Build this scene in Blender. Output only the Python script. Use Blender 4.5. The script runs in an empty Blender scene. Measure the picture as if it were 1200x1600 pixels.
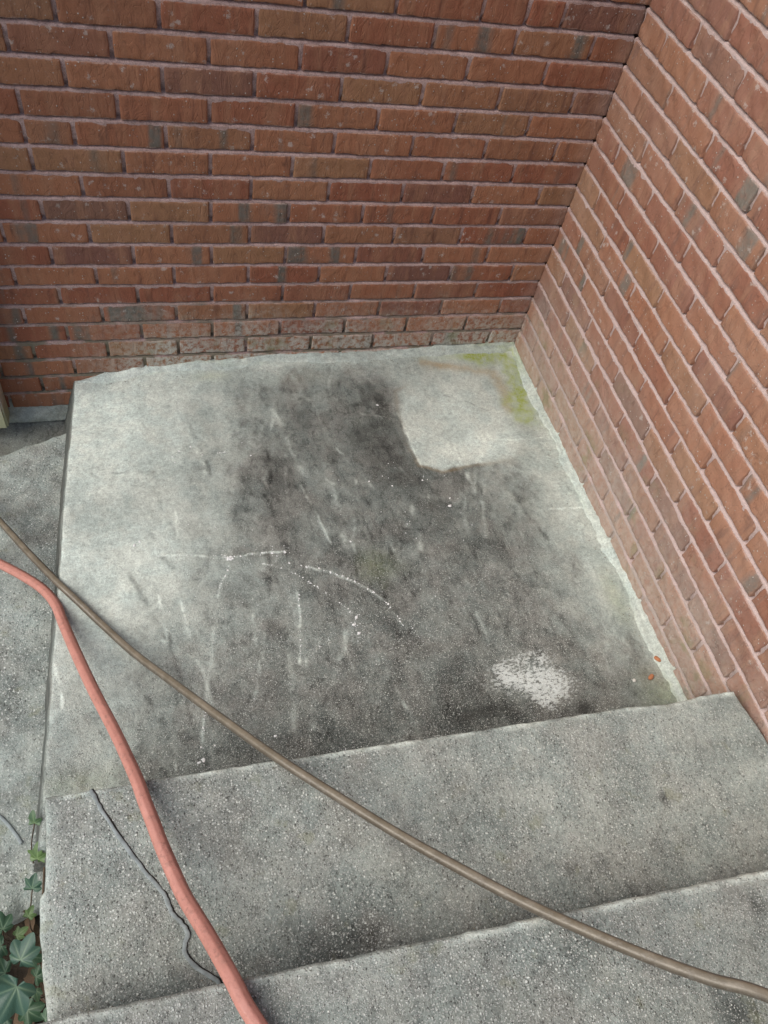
import bpy, bmesh, math, random
import numpy as np
from mathutils import Vector, Matrix

# ------------------------------------------------------------------ camera, light, exposure
SC = bpy.context.scene
COL = SC.collection
random.seed(7)
RNG = np.random.default_rng(11)

CAM_POS = np.array([-1.22204, -1.87221, 1.76157])
CAM_M = np.array([[0.96000037, 0.08893268, -0.26550004],
                  [-0.22539306, 0.80803043, -0.54432049],
                  [0.16612423, 0.58238974, 0.79575432]])
CAM_F = 1210.687            # focal length in photo pixels (1200 x 1600)

cam_data = bpy.data.cameras.new('camera')
cam = bpy.data.objects.new('camera', cam_data)
COL.objects.link(cam)
cam_data.sensor_fit = 'VERTICAL'
cam_data.sensor_height = 24.0
cam_data.lens = 24.0 * CAM_F / 1600.0
cam_data.clip_start = 0.02
cam_data.clip_end = 500.0
cam.matrix_world = Matrix([list(CAM_M[i]) + [CAM_POS[i]] for i in range(3)] + [[0, 0, 0, 1]])
SC.camera = cam

SUN_DIR = Vector((-0.78, -0.10, 0.84)).normalized()      # towards the sun: high, over the open left side
world = bpy.data.worlds.new('World')
SC.world = world
world.use_nodes = True
wn = world.node_tree
bg = wn.nodes['Background']
sky = wn.nodes.new('ShaderNodeTexSky')
sky.sky_type = 'NISHITA'
sky.sun_disc = False
sky.sun_elevation = math.asin(SUN_DIR.z)
sky.sun_rotation = math.atan2(SUN_DIR.x, SUN_DIR.y)
sky.air_density = 1.0
sky.dust_density = 2.0
sky.ozone_density = 1.0
wn.links.new(sky.outputs[0], bg.inputs[0])
bg.inputs[1].default_value = 0.08

sun_data = bpy.data.lights.new('sun', 'SUN')
sun_data.energy = 1.5
sun_data.angle = math.radians(58)
sun_data.color = (1.0, 0.965, 0.90)
sun = bpy.data.objects.new('sun', sun_data)
COL.objects.link(sun)
sun.location = (-3, -2, 5)
sun.rotation_euler = SUN_DIR.to_track_quat('Z', 'Y').to_euler()

SC.view_settings.view_transform = 'Standard'
SC.view_settings.look = 'None'
SC.view_settings.gamma = 1.0
SC.view_settings.use_curve_mapping = False
SC.view_settings.exposure = 0.92

# ------------------------------------------------------------------ helpers
def ray_hit(u, v, z):
    """photo pixel -> point on the horizontal plane z"""
    d = CAM_M @ np.array([(u - 600) / CAM_F, -(v - 800) / CAM_F, -1.0])
    t = (z - CAM_POS[2]) / d[2]
    return CAM_POS + t * d

_perm = {}
def vnoise(x, y, seed=0):
    """smooth value noise in -1..1, vectorised"""
    if seed not in _perm:
        _perm[seed] = np.random.default_rng(1000 + seed).random((64, 64)) * 2 - 1
    g = _perm[seed]
    xi = np.floor(x).astype(int); yi = np.floor(y).astype(int)
    fx = x - xi; fy = y - yi
    fx = fx * fx * (3 - 2 * fx); fy = fy * fy * (3 - 2 * fy)
    a = g[xi % 64, yi % 64]; b = g[(xi + 1) % 64, yi % 64]
    c = g[xi % 64, (yi + 1) % 64]; d = g[(xi + 1) % 64, (yi + 1) % 64]
    return (a * (1 - fx) + b * fx) * (1 - fy) + (c * (1 - fx) + d * fx) * fy

def fbm(x, y, seed=0, octs=4):
    x = np.asarray(x, float); y = np.asarray(y, float)
    s = 0; amp = 1; tot = 0
    for o in range(octs):
        s = s + amp * vnoise(x * 2 ** o + 17.3 * o, y * 2 ** o - 9.1 * o, seed + o)
        tot += amp; amp *= 0.5
    return s / tot

def sstep(a, b, x):
    t = np.clip((x - a) / (b - a), 0, 1)
    return t * t * (3 - 2 * t)

def mesh_np(name, verts, faces, smooth=True):
    me = bpy.data.meshes.new(name)
    me.from_pydata([tuple(v) for v in verts], [], [tuple(f) for f in faces])
    me.update()
    if smooth:
        me.polygons.foreach_set('use_smooth', [True] * len(me.polygons))
    return me

def grid_faces(nr, nc, flip=False):
    i = np.arange(nr - 1)[:, None]; j = np.arange(nc - 1)[None, :]
    a = i * nc + j
    f = np.stack([a, a + 1, a + nc + 1, a + nc], -1).reshape(-1, 4)
    if flip:
        f = f[:, ::-1]
    return f

def grid_mesh(name, P, flip=False, attrs=None, smooth=True):
    """P: (rows, cols, 3) array"""
    nr, nc, _ = P.shape
    V = P.reshape(-1, 3)
    F = grid_faces(nr, nc, flip)
    me = bpy.data.meshes.new(name)
    me.vertices.add(len(V)); me.vertices.foreach_set('co', V.astype(np.float32).ravel())
    me.loops.add(F.size); me.loops.foreach_set('vertex_index', F.astype(np.int32).ravel())
    me.polygons.add(len(F))
    me.polygons.foreach_set('loop_start', np.arange(0, F.size, 4, dtype=np.int32))
    me.polygons.foreach_set('loop_total', np.full(len(F), 4, dtype=np.int32))
    me.update(calc_edges=True)
    if smooth:
        me.polygons.foreach_set('use_smooth', [True] * len(F))
    for k, a in (attrs or {}).items():
        at = me.attributes.new(k, 'FLOAT', 'POINT')
        at.data.foreach_set('value', np.asarray(a, np.float32).ravel())
    me.validate()
    return me

def link(name, me, mat=None, parent=None):
    o = bpy.data.objects.new(name, me)
    COL.objects.link(o)
    if mat is not None and me is not None and not me.materials:
        me.materials.append(mat)
    if parent is not None:
        o.parent = parent
    return o

def tag(o, label=None, cat=None, group=None, kind=None):
    if label: o['label'] = label
    if cat: o['category'] = cat
    if group: o['group'] = group
    if kind: o['kind'] = kind
    return o

def empty(name, loc, label, cat, group=None):
    o = bpy.data.objects.new(name, None)
    COL.objects.link(o)
    o.location = loc
    o.empty_display_size = 0.1
    return tag(o, label, cat, group)

def child(name, me, mat, parent):
    """part whose mesh is given in world coordinates under an empty that is only moved"""
    o = link(name, me, mat, parent)
    o.matrix_parent_inverse = Matrix.Translation(-Vector(parent.location))
    return o

# ------------------------------------------------------------------ node helpers
class N:
    def __init__(self, name):
        self.m = bpy.data.materials.new(name)
        self.m.use_nodes = True
        self.t = self.m.node_tree
        self.b = self.t.nodes['Principled BSDF']
        self.b.inputs['Specular IOR Level'].default_value = 0.3
    def n(self, typ, **kw):
        x = self.t.nodes.new('ShaderNode' + typ)
        for k, v in kw.items(): setattr(x, k, v)
        return x
    def set(self, sock, v):
        if hasattr(v, 'links') or isinstance(v, bpy.types.NodeSocket):
            self.t.links.new(v, sock)
        elif isinstance(v, (tuple, list)) and len(v) == 3 and sock.type == 'RGBA':
            sock.default_value = (*v, 1)
        else:
            sock.default_value = v
    def math(self, op, a, b=None, c=None, clamp=False):
        x = self.n('Math', operation=op); x.use_clamp = clamp
        self.set(x.inputs[0], a)
        if b is not None: self.set(x.inputs[1], b)
        if c is not None: self.set(x.inputs[2], c)
        return x.outputs[0]
    def mul(self, a, b): return self.math('MULTIPLY', a, b)
    def add(self, a, b): return self.math('ADD', a, b)
    def sub(self, a, b): return self.math('SUBTRACT', a, b)
    def ss(self, x, a, b, lo=0.0, hi=1.0):
        m = self.n('MapRange', interpolation_type='SMOOTHSTEP')
        self.set(m.inputs[0], x)
        for i, v in enumerate((a, b, lo, hi)): self.set(m.inputs[1 + i], v)
        return m.outputs[0]
    def mix(self, f, a, b, mode='MIX'):
        m = self.n('Mix', data_type='RGBA', blend_type=mode)
        self.set(m.inputs[0], f); self.set(m.inputs[6], a); self.set(m.inputs[7], b)
        return m.outputs[2]
    def noise(self, vec, scale, detail=4, rough=0.55, dist=0.0):
        x = self.n('TexNoise')
        if vec is not None: self.set(x.inputs['Vector'], vec)
        x.inputs['Scale'].default_value = scale; x.inputs['Detail'].default_value = detail
        x.inputs['Roughness'].default_value = rough; x.inputs['Distortion'].default_value = dist
        return x.outputs[0]
    def voro(self, vec, scale, rnd=1.0, feature='F1'):
        x = self.n('TexVoronoi', feature=feature)
        if vec is not None: self.set(x.inputs['Vector'], vec)
        x.inputs['Scale'].default_value = scale; x.inputs['Randomness'].default_value = rnd
        return x.outputs
    def pos(self): return self.n('NewGeometry').outputs['Position']
    def obj(self): return self.n('TexCoord').outputs['Object']
    def attr(self, name):
        return self.n('Attribute', attribute_name=name).outputs['Fac']
    def sep(self, v):
        x = self.n('SeparateXYZ'); self.set(x.inputs[0], v); return x.outputs
    def comb(self, x, y, z):
        c = self.n('CombineXYZ')
        for i, v in enumerate((x, y, z)): self.set(c.inputs[i], v)
        return c.outputs[0]
    def vmul(self, v, s):
        x = self.n('VectorMath', operation='MULTIPLY'); self.set(x.inputs[0], v); x.inputs[1].default_value = s
        return x.outputs[0]
    def vadd(self, v, s):
        x = self.n('VectorMath', operation='ADD'); self.set(x.inputs[0], v); self.set(x.inputs[1], s)
        return x.outputs[0]
    def bump(self, h, strength=0.5, dist=0.002, nrm=None):
        x = self.n('Bump'); x.inputs['Strength'].default_value = strength; x.inputs['Distance'].default_value = dist
        self.set(x.inputs['Height'], h)
        if nrm is not None: self.set(x.inputs['Normal'], nrm)
        return x.outputs[0]
    def out(self, color=None, rough=None, normal=None, spec=None):
        if color is not None: self.set(self.b.inputs['Base Color'], color)
        if rough is not None: self.set(self.b.inputs['Roughness'], rough)
        if normal is not None: self.set(self.b.inputs['Normal'], normal)
        if spec is not None: self.set(self.b.inputs['Specular IOR Level'], spec)
        return self.m

# ------------------------------------------------------------------ materials
def mat_brick(name, stuff=False):
    k = N(name)
    rnd = k.attr('rnd') if stuff else k.n('ObjectInfo').outputs['Random']
    w = k.pos()
    lx = k.obj()
    off = k.comb(k.mul(rnd, 137.0), k.mul(rnd, 61.0), k.mul(rnd, 29.0))
    p = k.vadd(w if stuff else lx, off)
    r2 = k.math('FRACT', k.mul(rnd, 17.31)); r3 = k.math('FRACT', k.mul(rnd, 53.7)); r4 = k.math('FRACT', k.mul(rnd, 91.9))
    base = k.mix(k.ss(r2, .1, .9), (.262, .094, .054), (.335, .146, .078))
    base = k.mix(k.ss(r3, .62, 1.0, 0, .75), base, (.300, .168, .088))
    base = k.mix(k.ss(r4, .80, 1.0, 0, .7), base, (.165, .088, .072))
    # vertical drag stripes of lighter / darker body
    st = k.noise(k.vmul(p, (26, 6, 3.0)), 1.0, 3, .6, .6)
    base = k.mix(k.ss(st, .42, .72, 0, .6), base, (.350, .180, .105))
    st2 = k.noise(k.vmul(p, (38, 9, 6)), 1.0, 3, .6, .3)
    base = k.mix(k.ss(st2, .55, .75, 0, .6), base, (.120, .052, .038))
    # grey-green flashing across part of some bricks
    fl = k.noise(k.vmul(p, (17, 0.4, 1.0)), 1.0, 1.5, .5, .15)
    thr = k.ss(r4, 0, 1, .57, .78)
    fm = k.math('MULTIPLY', k.math('SUBTRACT', fl, thr), 11.0, clamp=True)
    fm = k.mul(fm, k.ss(k.noise(p, 70, 3), .25, .6, .5, .9))
    base = k.mix(fm, base, k.mix(r2, (.115, .135, .115), (.150, .135, .115)))
    # fine grain
    g = k.noise(p, 260, 4, .65)
    base = k.mix(k.ss(g, .3, .75, 0, .25), base, (.115, .058, .042))
    # lime and mortar flecks
    v = k.voro(k.vadd(p, k.vmul(p, (.1, .1, .1))), 120)
    patch = k.ss(k.noise(p, 24, 3), .44, .60)
    fleck = k.mul(k.ss(v[0], .30, .12), k.ss(k.sep(v[1])[0], .74, .77))
    fleck = k.mul(fleck, patch)
    base = k.mix(k.mul(fleck, .9), base, (.56, .51, .46))
    vb = k.voro(p, 46)
    bigf = k.mul(k.ss(k.add(vb[0], k.mul(k.sub(k.noise(p, 110, 5, .8), .5), 2.2)), .30, .10), k.ss(k.sep(vb[1])[1], .90, .92))
    base = k.mix(k.mul(bigf, .55), base, (.50, .45, .41))
    smear = k.mul(k.ss(k.noise(p, 46, 6, .75), .60, .70), k.ss(r3, .35, .7))
    base = k.mix(k.mul(smear, .55), base, (.40, .36, .32))
    # weather staining near the landing: lime bloom and algae, plus painted haze (fixed in place on the wall)
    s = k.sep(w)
    n1 = k.noise(w, 7, 4, .6); n2 = k.noise(w, 55, 5, .7)
    hz = k.add(s[2], k.mul(k.sub(n1, .5), .30))
    lowA = k.mul(k.ss(hz, .24, -.05), k.mul(k.ss(s[0], -1.52, -1.15), k.ss(s[1], -.05, -.012)))
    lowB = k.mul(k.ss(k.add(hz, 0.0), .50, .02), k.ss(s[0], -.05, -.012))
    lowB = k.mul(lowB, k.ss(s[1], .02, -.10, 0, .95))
    bloom = k.math('MAXIMUM', k.mul(lowA, k.ss(n2, .36, .58)), k.mul(lowB, k.ss(n2, .30, .66, .30, .62)))  # lime bloom, spread and strengthened to paint in pale haze as well
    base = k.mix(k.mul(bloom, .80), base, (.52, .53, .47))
    haze = k.mul(k.ss(s[0], -.05, -.012), k.ss(k.noise(w, 4, 4, .6), .30, .70, .06, .24))  # pale veil on the side wall's bricks: haze and brighter light painted in
    base = k.mix(haze, base, (.46, .34, .28))
    alg = k.mul(k.math('MAXIMUM', lowA, lowB), k.ss(k.noise(w, 11, 4), .55, .68))
    base = k.mix(k.mul(alg, .6), base, (.20, .20, .10))
    lz = k.math('ABSOLUTE', k.sep(lx)[2])
    if not stuff:
        rim = k.mul(k.ss(k.add(lz, k.mul(k.sub(k.noise(p, 130, 4, .7), .5), .010)), .0258, .0292), k.ss(k.noise(p, 35, 3), .36, .54))
        base = k.mix(k.mul(rim, .6), base, (.47, .35, .30))
        chp = k.mul(k.ss(k.noise(p, 85, 4, .7), .66, .70), k.ss(lz, .018, .026))
        base = k.mix(k.mul(chp, .6), base, (.10, .050, .038))
    cr = k.noise(k.vmul(p, (34, 16, 15)), 1, 2.5, .5, 1.1)
    fold = k.math('ABSOLUTE', k.sub(cr, .5))
    fold = k.ss(fold, .0, .03)
    base = k.mix(k.mul(k.sub(1.0, fold), k.ss(k.noise(p, 30, 2), .54, .64, 0, .32)), base, (.10, .048, .036))
    h = k.add(k.add(k.mul(cr, 1.5), k.mul(fold, .20)), k.mul(g, .28))
    h = k.add(h, k.mul(fleck, .6))
    nr = k.bump(h, .7, .0034)
    return k.out(base, k.ss(g, 0, 1, .72, .92), nr, .25)

def mat_mortar(name):
    k = N(name); w = k.pos()
    n1 = k.noise(w, 9, 4); n2 = k.noise(w, 90, 5, .7); n3 = k.noise(w, 420, 3, .7)
    c = k.mix(k.ss(n1, .3, .7), (.42, .285, .255), (.52, .375, .340))
    c = k.mix(k.ss(n2, .45, .75, 0, .6), c, (.215, .150, .132))
    c = k.mix(k.mul(k.ss(n3, .62, .75), .4), c, (.58, .49, .45))
    grit = k.voro(w, 420)
    c = k.mix(k.mul(k.ss(k.sep(grit[1])[0], .70, .74), .35), c, (.15, .11, .10))
    s = k.sep(w)
    hz = k.add(s[2], k.mul(k.sub(n1, .5), .25))
    low = k.mul(k.ss(hz, .34, .02), k.ss(k.noise(w, 13, 3), .36, .56))
    c = k.mix(k.mul(low, .8), c, (.135, .135, .085))
    c = k.mix(k.mul(k.mul(k.ss(s[1], -.03, -.06), k.ss(s[0], -.03, -.01)), .45), c, (.60, .50, .47))  # side-wall mortar made paler, carrying the same painted haze
    nr = k.bump(k.add(n2, k.mul(n3, .6)), .8, .003)
    return k.out(c, .92, nr, .2)

def mat_concrete(name, attr=True, base=.27, speck=.6, tint=(.885, 1.0, .905), stains=False, coarse=150):
    """weathered cement: shade from a point attribute, aggregate and pores from textures"""
    k = N(name); w = k.pos()
    sh = k.attr('shade') if attr else base
    worn = k.attr('worn') if attr else speck
    n1 = k.noise(w, 14, 5, .6); n2 = k.noise(w, 75, 6, .68); n3 = k.noise(w, 520, 3, .7); n4 = k.noise(w, 190, 4, .7)
    f = k.add(1.0, k.mul(k.sub(n1, .5), .45))
    f = k.add(f, k.mul(k.sub(n2, .5), 1.05))
    f = k.add(f, k.mul(k.sub(n4, .5), 1.05))
    f = k.add(f, k.mul(k.sub(n3, .5), 1.15))
    val = k.math('MAXIMUM', k.mul(sh, f), .015)
    scuff = k.mul(k.ss(k.noise(k.vmul(w, (1.0, .55, 1.0)), 42, 7, .78, .4), .50, .60), k.ss(sh, .50, .16))
    val = k.mul(val, k.sub(1.0, k.mul(scuff, .42)))
    lo = k.mul(val, 1.0)
    warm = k.ss(n1, .35, .65)
    tcol = k.mix(warm, tint, (.935, 1.0, .885))
    brn = k.mul(k.ss(k.noise(k.vadd(w, (9, 4, 1)), 8, 5, .6), .46, .60), k.ss(sh, .45, .20))
    tcol = k.mix(k.mul(brn, .40), tcol, (1.0, .93, .82))
    base_c = k.mix(1.0, tcol, k.comb(lo, lo, lo), 'MULTIPLY')
    # aggregate: small stones, some pale, some dark
    wob = k.n('TexNoise'); k.set(wob.inputs['Vector'], w); wob.inputs['Scale'].default_value = coarse * 1.3; wob.inputs['Detail'].default_value = 2
    wd = k.vadd(w, k.vmul(k.vadd(wob.outputs[1], (-.5, -.5, -.5)), (.75 / coarse,) * 3))
    v = k.voro(wd, coarse)
    vc = k.sep(v[1])
    size = k.ss(vc[2], 0, 1, .24, .55)
    stone = k.ss(v[0], size, k.mul(size, .6))
    pale = k.mul(stone, k.ss(vc[0], .46, .54))
    dark = k.mul(stone, k.ss(vc[0], .16, .13))
    base_c = k.mix(k.mul(k.mul(pale, worn), k.ss(vc[1], 0, 1, .15, .95)), base_c, (.74, .77, .70))
    base_c = k.mix(k.mul(k.mul(dark, worn), .6), base_c, (.05, .048, .042))
    v2 = k.voro(wd, coarse * 2.1)
    v2c = k.sep(v2[1])
    pale2 = k.mul(k.ss(v2[0], .5, .3), k.ss(v2c[0], .62, .68))
    base_c = k.mix(k.mul(k.mul(pale2, worn), .8), base_c, (.60, .60, .56))
    pep = k.mul(k.ss(k.add(k.mul(k.noise(w, 300, 3, .7), .6), k.mul(n2, .4)), .50, .60), k.ss(sh, .42, .10))
    base_c = k.mix(k.mul(pep, .42), base_c, (.030, .030, .024))
    if stains:
        moss = k.attr('moss'); rust = k.attr('rust'); chalk = k.attr('chalk'); black = k.attr('black')
        base_c = k.mix(k.mul(rust, k.ss(n2, .2, .7, .5, 1)), base_c, (.38, .245, .095))
        base_c = k.mix(k.mul(moss, k.ss(k.add(k.mul(n2, .6), k.mul(n4, .4)), .30, .62, .25, 1)), base_c, (.30, .35, .055))
        spk = k.ss(k.add(k.mul(k.noise(w, 170, 4, .75), .75), k.mul(black, .26)), .50, .545)
        base_c = k.mix(k.mul(k.mul(spk, black), .8), base_c, (.030, .030, .026))
        spw = k.ss(k.add(k.mul(k.noise(k.vadd(k.vmul(w, (.7, 1.2, 1)), (3, 3, 3)), 120, 6, .8), .75), k.mul(chalk, .20)), .520, .555)
        base_c = k.mix(k.mul(k.mul(spw, chalk), .85), base_c, (.74, .78, .74))
    else:
        lich = k.mul(k.ss(k.noise(k.vadd(w, (5, 1, 2)), 16, 4), .60, .70), .30)
        base_c = k.mix(lich, base_c, (.22, .22, .11))
    h = k.add(k.mul(n2, .5), k.add(k.mul(n4, .6), k.mul(n3, .35)))
    h = k.add(h, k.mul(k.mul(stone, worn), .55))
    nr = k.bump(h, .85, .0034)
    return k.out(base_c, k.ss(n2, .2, .8, .70, .92), nr, .28)

def mat_simple(name, col, rough=.7, var=.3, scale=40, spec=.3, bump=.3, bdist=.002, col2=None):
    k = N(name); w = k.obj()
    n = k.noise(w, scale, 5, .65); n2 = k.noise(w, scale * 6, 3, .6)
    c2 = col2 if col2 else tuple(c * (1 - var) for c in col)
    c = k.mix(k.ss(n, .35, .68), col, c2)
    c = k.mix(k.ss(n2, .5, .8, 0, var), c, tuple(x * .55 for x in col))
    return k.out(c, rough, k.bump(k.add(n, k.mul(n2, .5)), bump, bdist), spec)

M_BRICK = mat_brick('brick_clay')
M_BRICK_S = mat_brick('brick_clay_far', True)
M_MORTAR = mat_mortar('pink_grey_mortar')
M_LAND = mat_concrete('stained_landing_concrete', True, stains=True, coarse=290)
M_STEP = mat_concrete('exposed_aggregate_concrete', True, coarse=215)
M_PATH = mat_concrete('path_concrete', True, coarse=165)
M_PARGE = mat_concrete('foundation_parging', True, tint=(.97, 1.0, .84))

# ------------------------------------------------------------------ brick walls
H = 0.0677          # course height
L = 0.2091          # brick + head joint
JT = 0.0098         # joint thickness
BH = H - JT
YO = -0.018         # running-bond offset of the return wall

def brick_mesh(name, length, seed, nx=26, nz=10):
    """rough-faced clay brick: front at y=0 facing -y, x along the length"""
    nx = max(5, int(round(nx * length / .2)))
    ix = .0028 / (length / 2); iz = .0026 / (BH / 2)
    xs = np.concatenate([[-1, -1 + .45 * ix], np.linspace(-1 + 1.3 * ix, 1 - 1.3 * ix, nx - 3), [1 - .45 * ix, 1]])
    zs = np.concatenate([[-1, -1 + .5 * iz], np.linspace(-1 + 1.5 * iz, 1 - 1.5 * iz, nz - 3), [1 - .5 * iz, 1]])
    Z, X = np.meshgrid(zs, xs, indexing='ij')
    hx, hz = length / 2, BH / 2
    o = seed * 7.77
    px = X * hx; pz = Z * hz
    # wavy outline
    pz = pz + np.sign(Z) * np.abs(Z) ** 4 * (0.0015 * fbm(px * 45 + o, Z * 0 + np.sign(Z) * 3.1, 3, 3)
                                            + 0.0009 * vnoise(px * 150 + o, np.sign(Z) * 2.0, 9))
    px = px + np.sign(X) * np.abs(X) ** 8 * 0.0014 * fbm(pz * 60 + o, X * 0 + np.sign(X) * 5.3, 5, 3)
    ed = np.minimum(hx - np.abs(X * hx), hz - np.abs(Z * hz))
    py = 0.0024 * np.exp(-ed / 0.0013) * (1 + .8 * vnoise(px * 70 + o, pz * 70, 8))
    py = py - 0.0032 * fbm(px * 42 + o + .2 * pz * 300, pz * 16 + o, 21, 3) - 0.0009 * vnoise(px * 110 + o, pz * 120, 33)
    cor = (np.abs(X) > .999) & (np.abs(Z) > .999)
    py = py + np.where(cor, .0015, 0)
    P = np.stack([px, py, pz], -1).reshape(-1, 3)
    nr, nc = nz + 1, nx + 1
    F = [tuple(f) for f in grid_faces(nr, nc)]
    ring = [j for j in range(nc)] + [i * nc + nc - 1 for i in range(1, nr)] + \
           [(nr - 1) * nc + j for j in range(nc - 2, -1, -1)] + [i * nc for i in range(nr - 2, 0, -1)]
    V = list(map(tuple, P)); base = len(V)
    for r in ring:
        V.append((P[r][0], 0.042, P[r][2]))
    m = len(ring)
    for a in range(m):
        b = (a + 1) % m
        F.append((ring[b], ring[a], base + a, base + b))
    return V, F

_bm = {}
def brick_data(kind, length, variants):
    key = (kind, round(length, 4))
    if key not in _bm:
        out = []
        for s in range(variants):
            V, F = brick_mesh('brick', length, s + 3.17 * len(_bm) + 1)
            me = mesh_np('brick', V, F)
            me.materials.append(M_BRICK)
            out.append((me, V, F))
        _bm[key] = out
    return random.choice(_bm[key])

def course_cells(k, length, half_first, off=0.0, splits=()):
    """list of (start, end) distances from the corner along the wall for one course"""
    cells = []; s = 0.0
    e = (L / 2 if half_first else L) + off
    n = 0
    while s < length:
        if n in splits:
            m = s + (e - s) * splits[n]
            cells += [(s, m), (m, e)]
        else:
            cells.append((s, e))
        s, e = e, e + L; n += 1
    return cells

def build_wall(thing, along, length, k0, k1, half_even, off, rot, splits, visible_score, first_gap):
    """along(d) -> (x, y) of the wall face at distance d from the corner"""
    items = []
    for k in range(k0, k1):
        half = (k % 2 == 0) == half_even
        for (a, b) in course_cells(k, length, half, -off, splits.get(k, {})):
            a2 = a + (JT / 2 if a > 0 else first_gap); b2 = b - JT / 2
            mid = (a2 + b2) / 2
            items.append((k, mid, b2 - a2))
    items.sort(key=lambda t: -visible_score(t))
    stuffV, stuffF, stuffR = [], [], []
    for idx, (k, mid, ln) in enumerate(items):
        ln_q = round(ln, 3)
        full = abs(ln - (L - JT)) < .0015
        me, V, F = brick_data('full' if full else 'cut', L - JT if full else ln_q, 16 if full else 5)
        x, y = along(mid)
        z = (k + .5) * H + random.uniform(-.0008, .0008)
        flip = random.random() < .5
        mw = Matrix.Translation((x, y, z)) @ Matrix.Rotation(rot, 4, 'Z') @ \
            Matrix.Rotation(math.pi if flip else 0, 4, 'Y') @ Matrix.Rotation(random.gauss(0, .0035), 4, 'Y') @ \
            Matrix.Rotation(random.gauss(0, .006), 4, 'Z') @ Matrix.Translation((0, random.uniform(-.0018, .0018), 0))
        if idx < 300:
            o = bpy.data.objects.new('brick', me)
            COL.objects.link(o)
            o.parent = thing
            o.matrix_world = mw
            o.matrix_parent_inverse = Matrix.Translation(-Vector(thing.location))
            o.matrix_basis = mw
        else:
            b0 = len(stuffV)
            A = np.array(V) @ np.array(mw.to_3x3()).T + np.array(mw.translation)
            stuffV += list(map(tuple, A)); stuffF += [tuple(i + b0 for i in f) for f in F]
            stuffR += [random.random()] * len(V)
    if stuffV:
        me = mesh_np('brickwork', stuffV, stuffF)
        at = me.attributes.new('rnd', 'FLOAT', 'POINT'); at.data.foreach_set('value', stuffR)
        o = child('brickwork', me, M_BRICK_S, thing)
        tag(o, kind='stuff')

def mortar_mesh(name, length, k0, k1, to_world, back=.10, seed=0):
    """mortar behind the bricks, each bed joint raked: deep under the upper brick, sloping out over the lower one"""
    nd = int(length / .007) + 1
    ds = np.linspace(0, length, nd)
    rows = []; deps = []
    for k in range(k0, k1 + 1):
        zc = k * H
        for f, dep in ((-.95, .0012), (-.35, .0026), (.10, .0048), (.26, .0150), (.95, .0175)):
            rows.append(zc + f * JT / 2); deps.append(dep)
        for f in (.30, .7):
            rows.append(zc + JT / 2 + f * BH); deps.append(.0060)
    Z = np.array(rows)[:, None] + 0 * ds[None, :]
    D = np.array(deps)[:, None] + 0 * ds[None, :]
    DD = ds[None, :] + 0 * Z
    D = D + 0.0022 * fbm(DD * 45, Z * 90, 40 + seed, 3) + 0.0012 * fbm(DD * 140, Z * 200, 50 + seed, 2)
    D = np.maximum(D, .0006)
    P = to_world(DD, D, Z)
    return grid_mesh(name, P)

def world_a(d, dep, z): return np.stack([-d, dep, z], -1)
def world_b(d, dep, z): return np.stack([dep, -d, z], -1)

def cam_score(P):
    """how large and how central a brick shows"""
    q = CAM_M.T @ (np.array(P) - CAM_POS)
    if q[2] > -0.1: return -1e3
    u = 600 + CAM_F * q[0] / -q[2]; v = 800 - CAM_F * q[1] / -q[2]
    du = max(-u, u - 1200, 0); dv = max(-v, v - 1600, 0)
    return -(du + dv)

TOP_K = 38
wall_back = empty('brick_wall', (-1.3, 0.05, -.19), 'red brown brick wall behind the landing with deep shadowed mortar joints', 'wall')
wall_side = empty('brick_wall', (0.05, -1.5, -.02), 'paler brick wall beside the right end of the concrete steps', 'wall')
LA, LB = 2.7, 3.3
build_wall(wall_back, lambda d: (-d, 0.0), LA, -3, TOP_K, True, 0.0, 0.0,
           {10: {7: .52}, 15: {1: .45}}, lambda t: cam_score((-t[1], 0, (t[0] + .5) * H)), -.010)
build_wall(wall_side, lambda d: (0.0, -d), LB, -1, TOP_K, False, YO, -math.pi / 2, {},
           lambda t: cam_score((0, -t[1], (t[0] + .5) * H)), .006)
child('mortar', mortar_mesh('mortar', LA, -3, TOP_K, world_a, seed=0), M_MORTAR, wall_back)
me = mortar_mesh('mortar', LB, -1, TOP_K, world_b, seed=4)
me.flip_normals()
child('mortar', me, M_MORTAR, wall_side)

def box_data(x0, x1, y0, y1, z0, z1, bev=0.0):
    bm = bmesh.new()
    bmesh.ops.create_cube(bm, size=1)
    for v in bm.verts:
        v.co = Vector(((x0 + x1) / 2 + v.co.x * (x1 - x0), (y0 + y1) / 2 + v.co.y * (y1 - y0), (z0 + z1) / 2 + v.co.z * (z1 - z0)))
    if bev > 0:
        bmesh.ops.bevel(bm, geom=list(bm.edges), offset=bev, segments=2, affect='EDGES')
    me = bpy.data.meshes.new('box'); bm.to_mesh(me); bm.free()
    return me
# solid backing so that no light leaks through the walls
child('backing', box_data(-LA, .16, .045, .20, -.60, TOP_K * H + .02), M_MORTAR, wall_back)
child('backing', box_data(.045, .20, -LB, .044, -.60, TOP_K * H + .02), M_MORTAR, wall_side)

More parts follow.
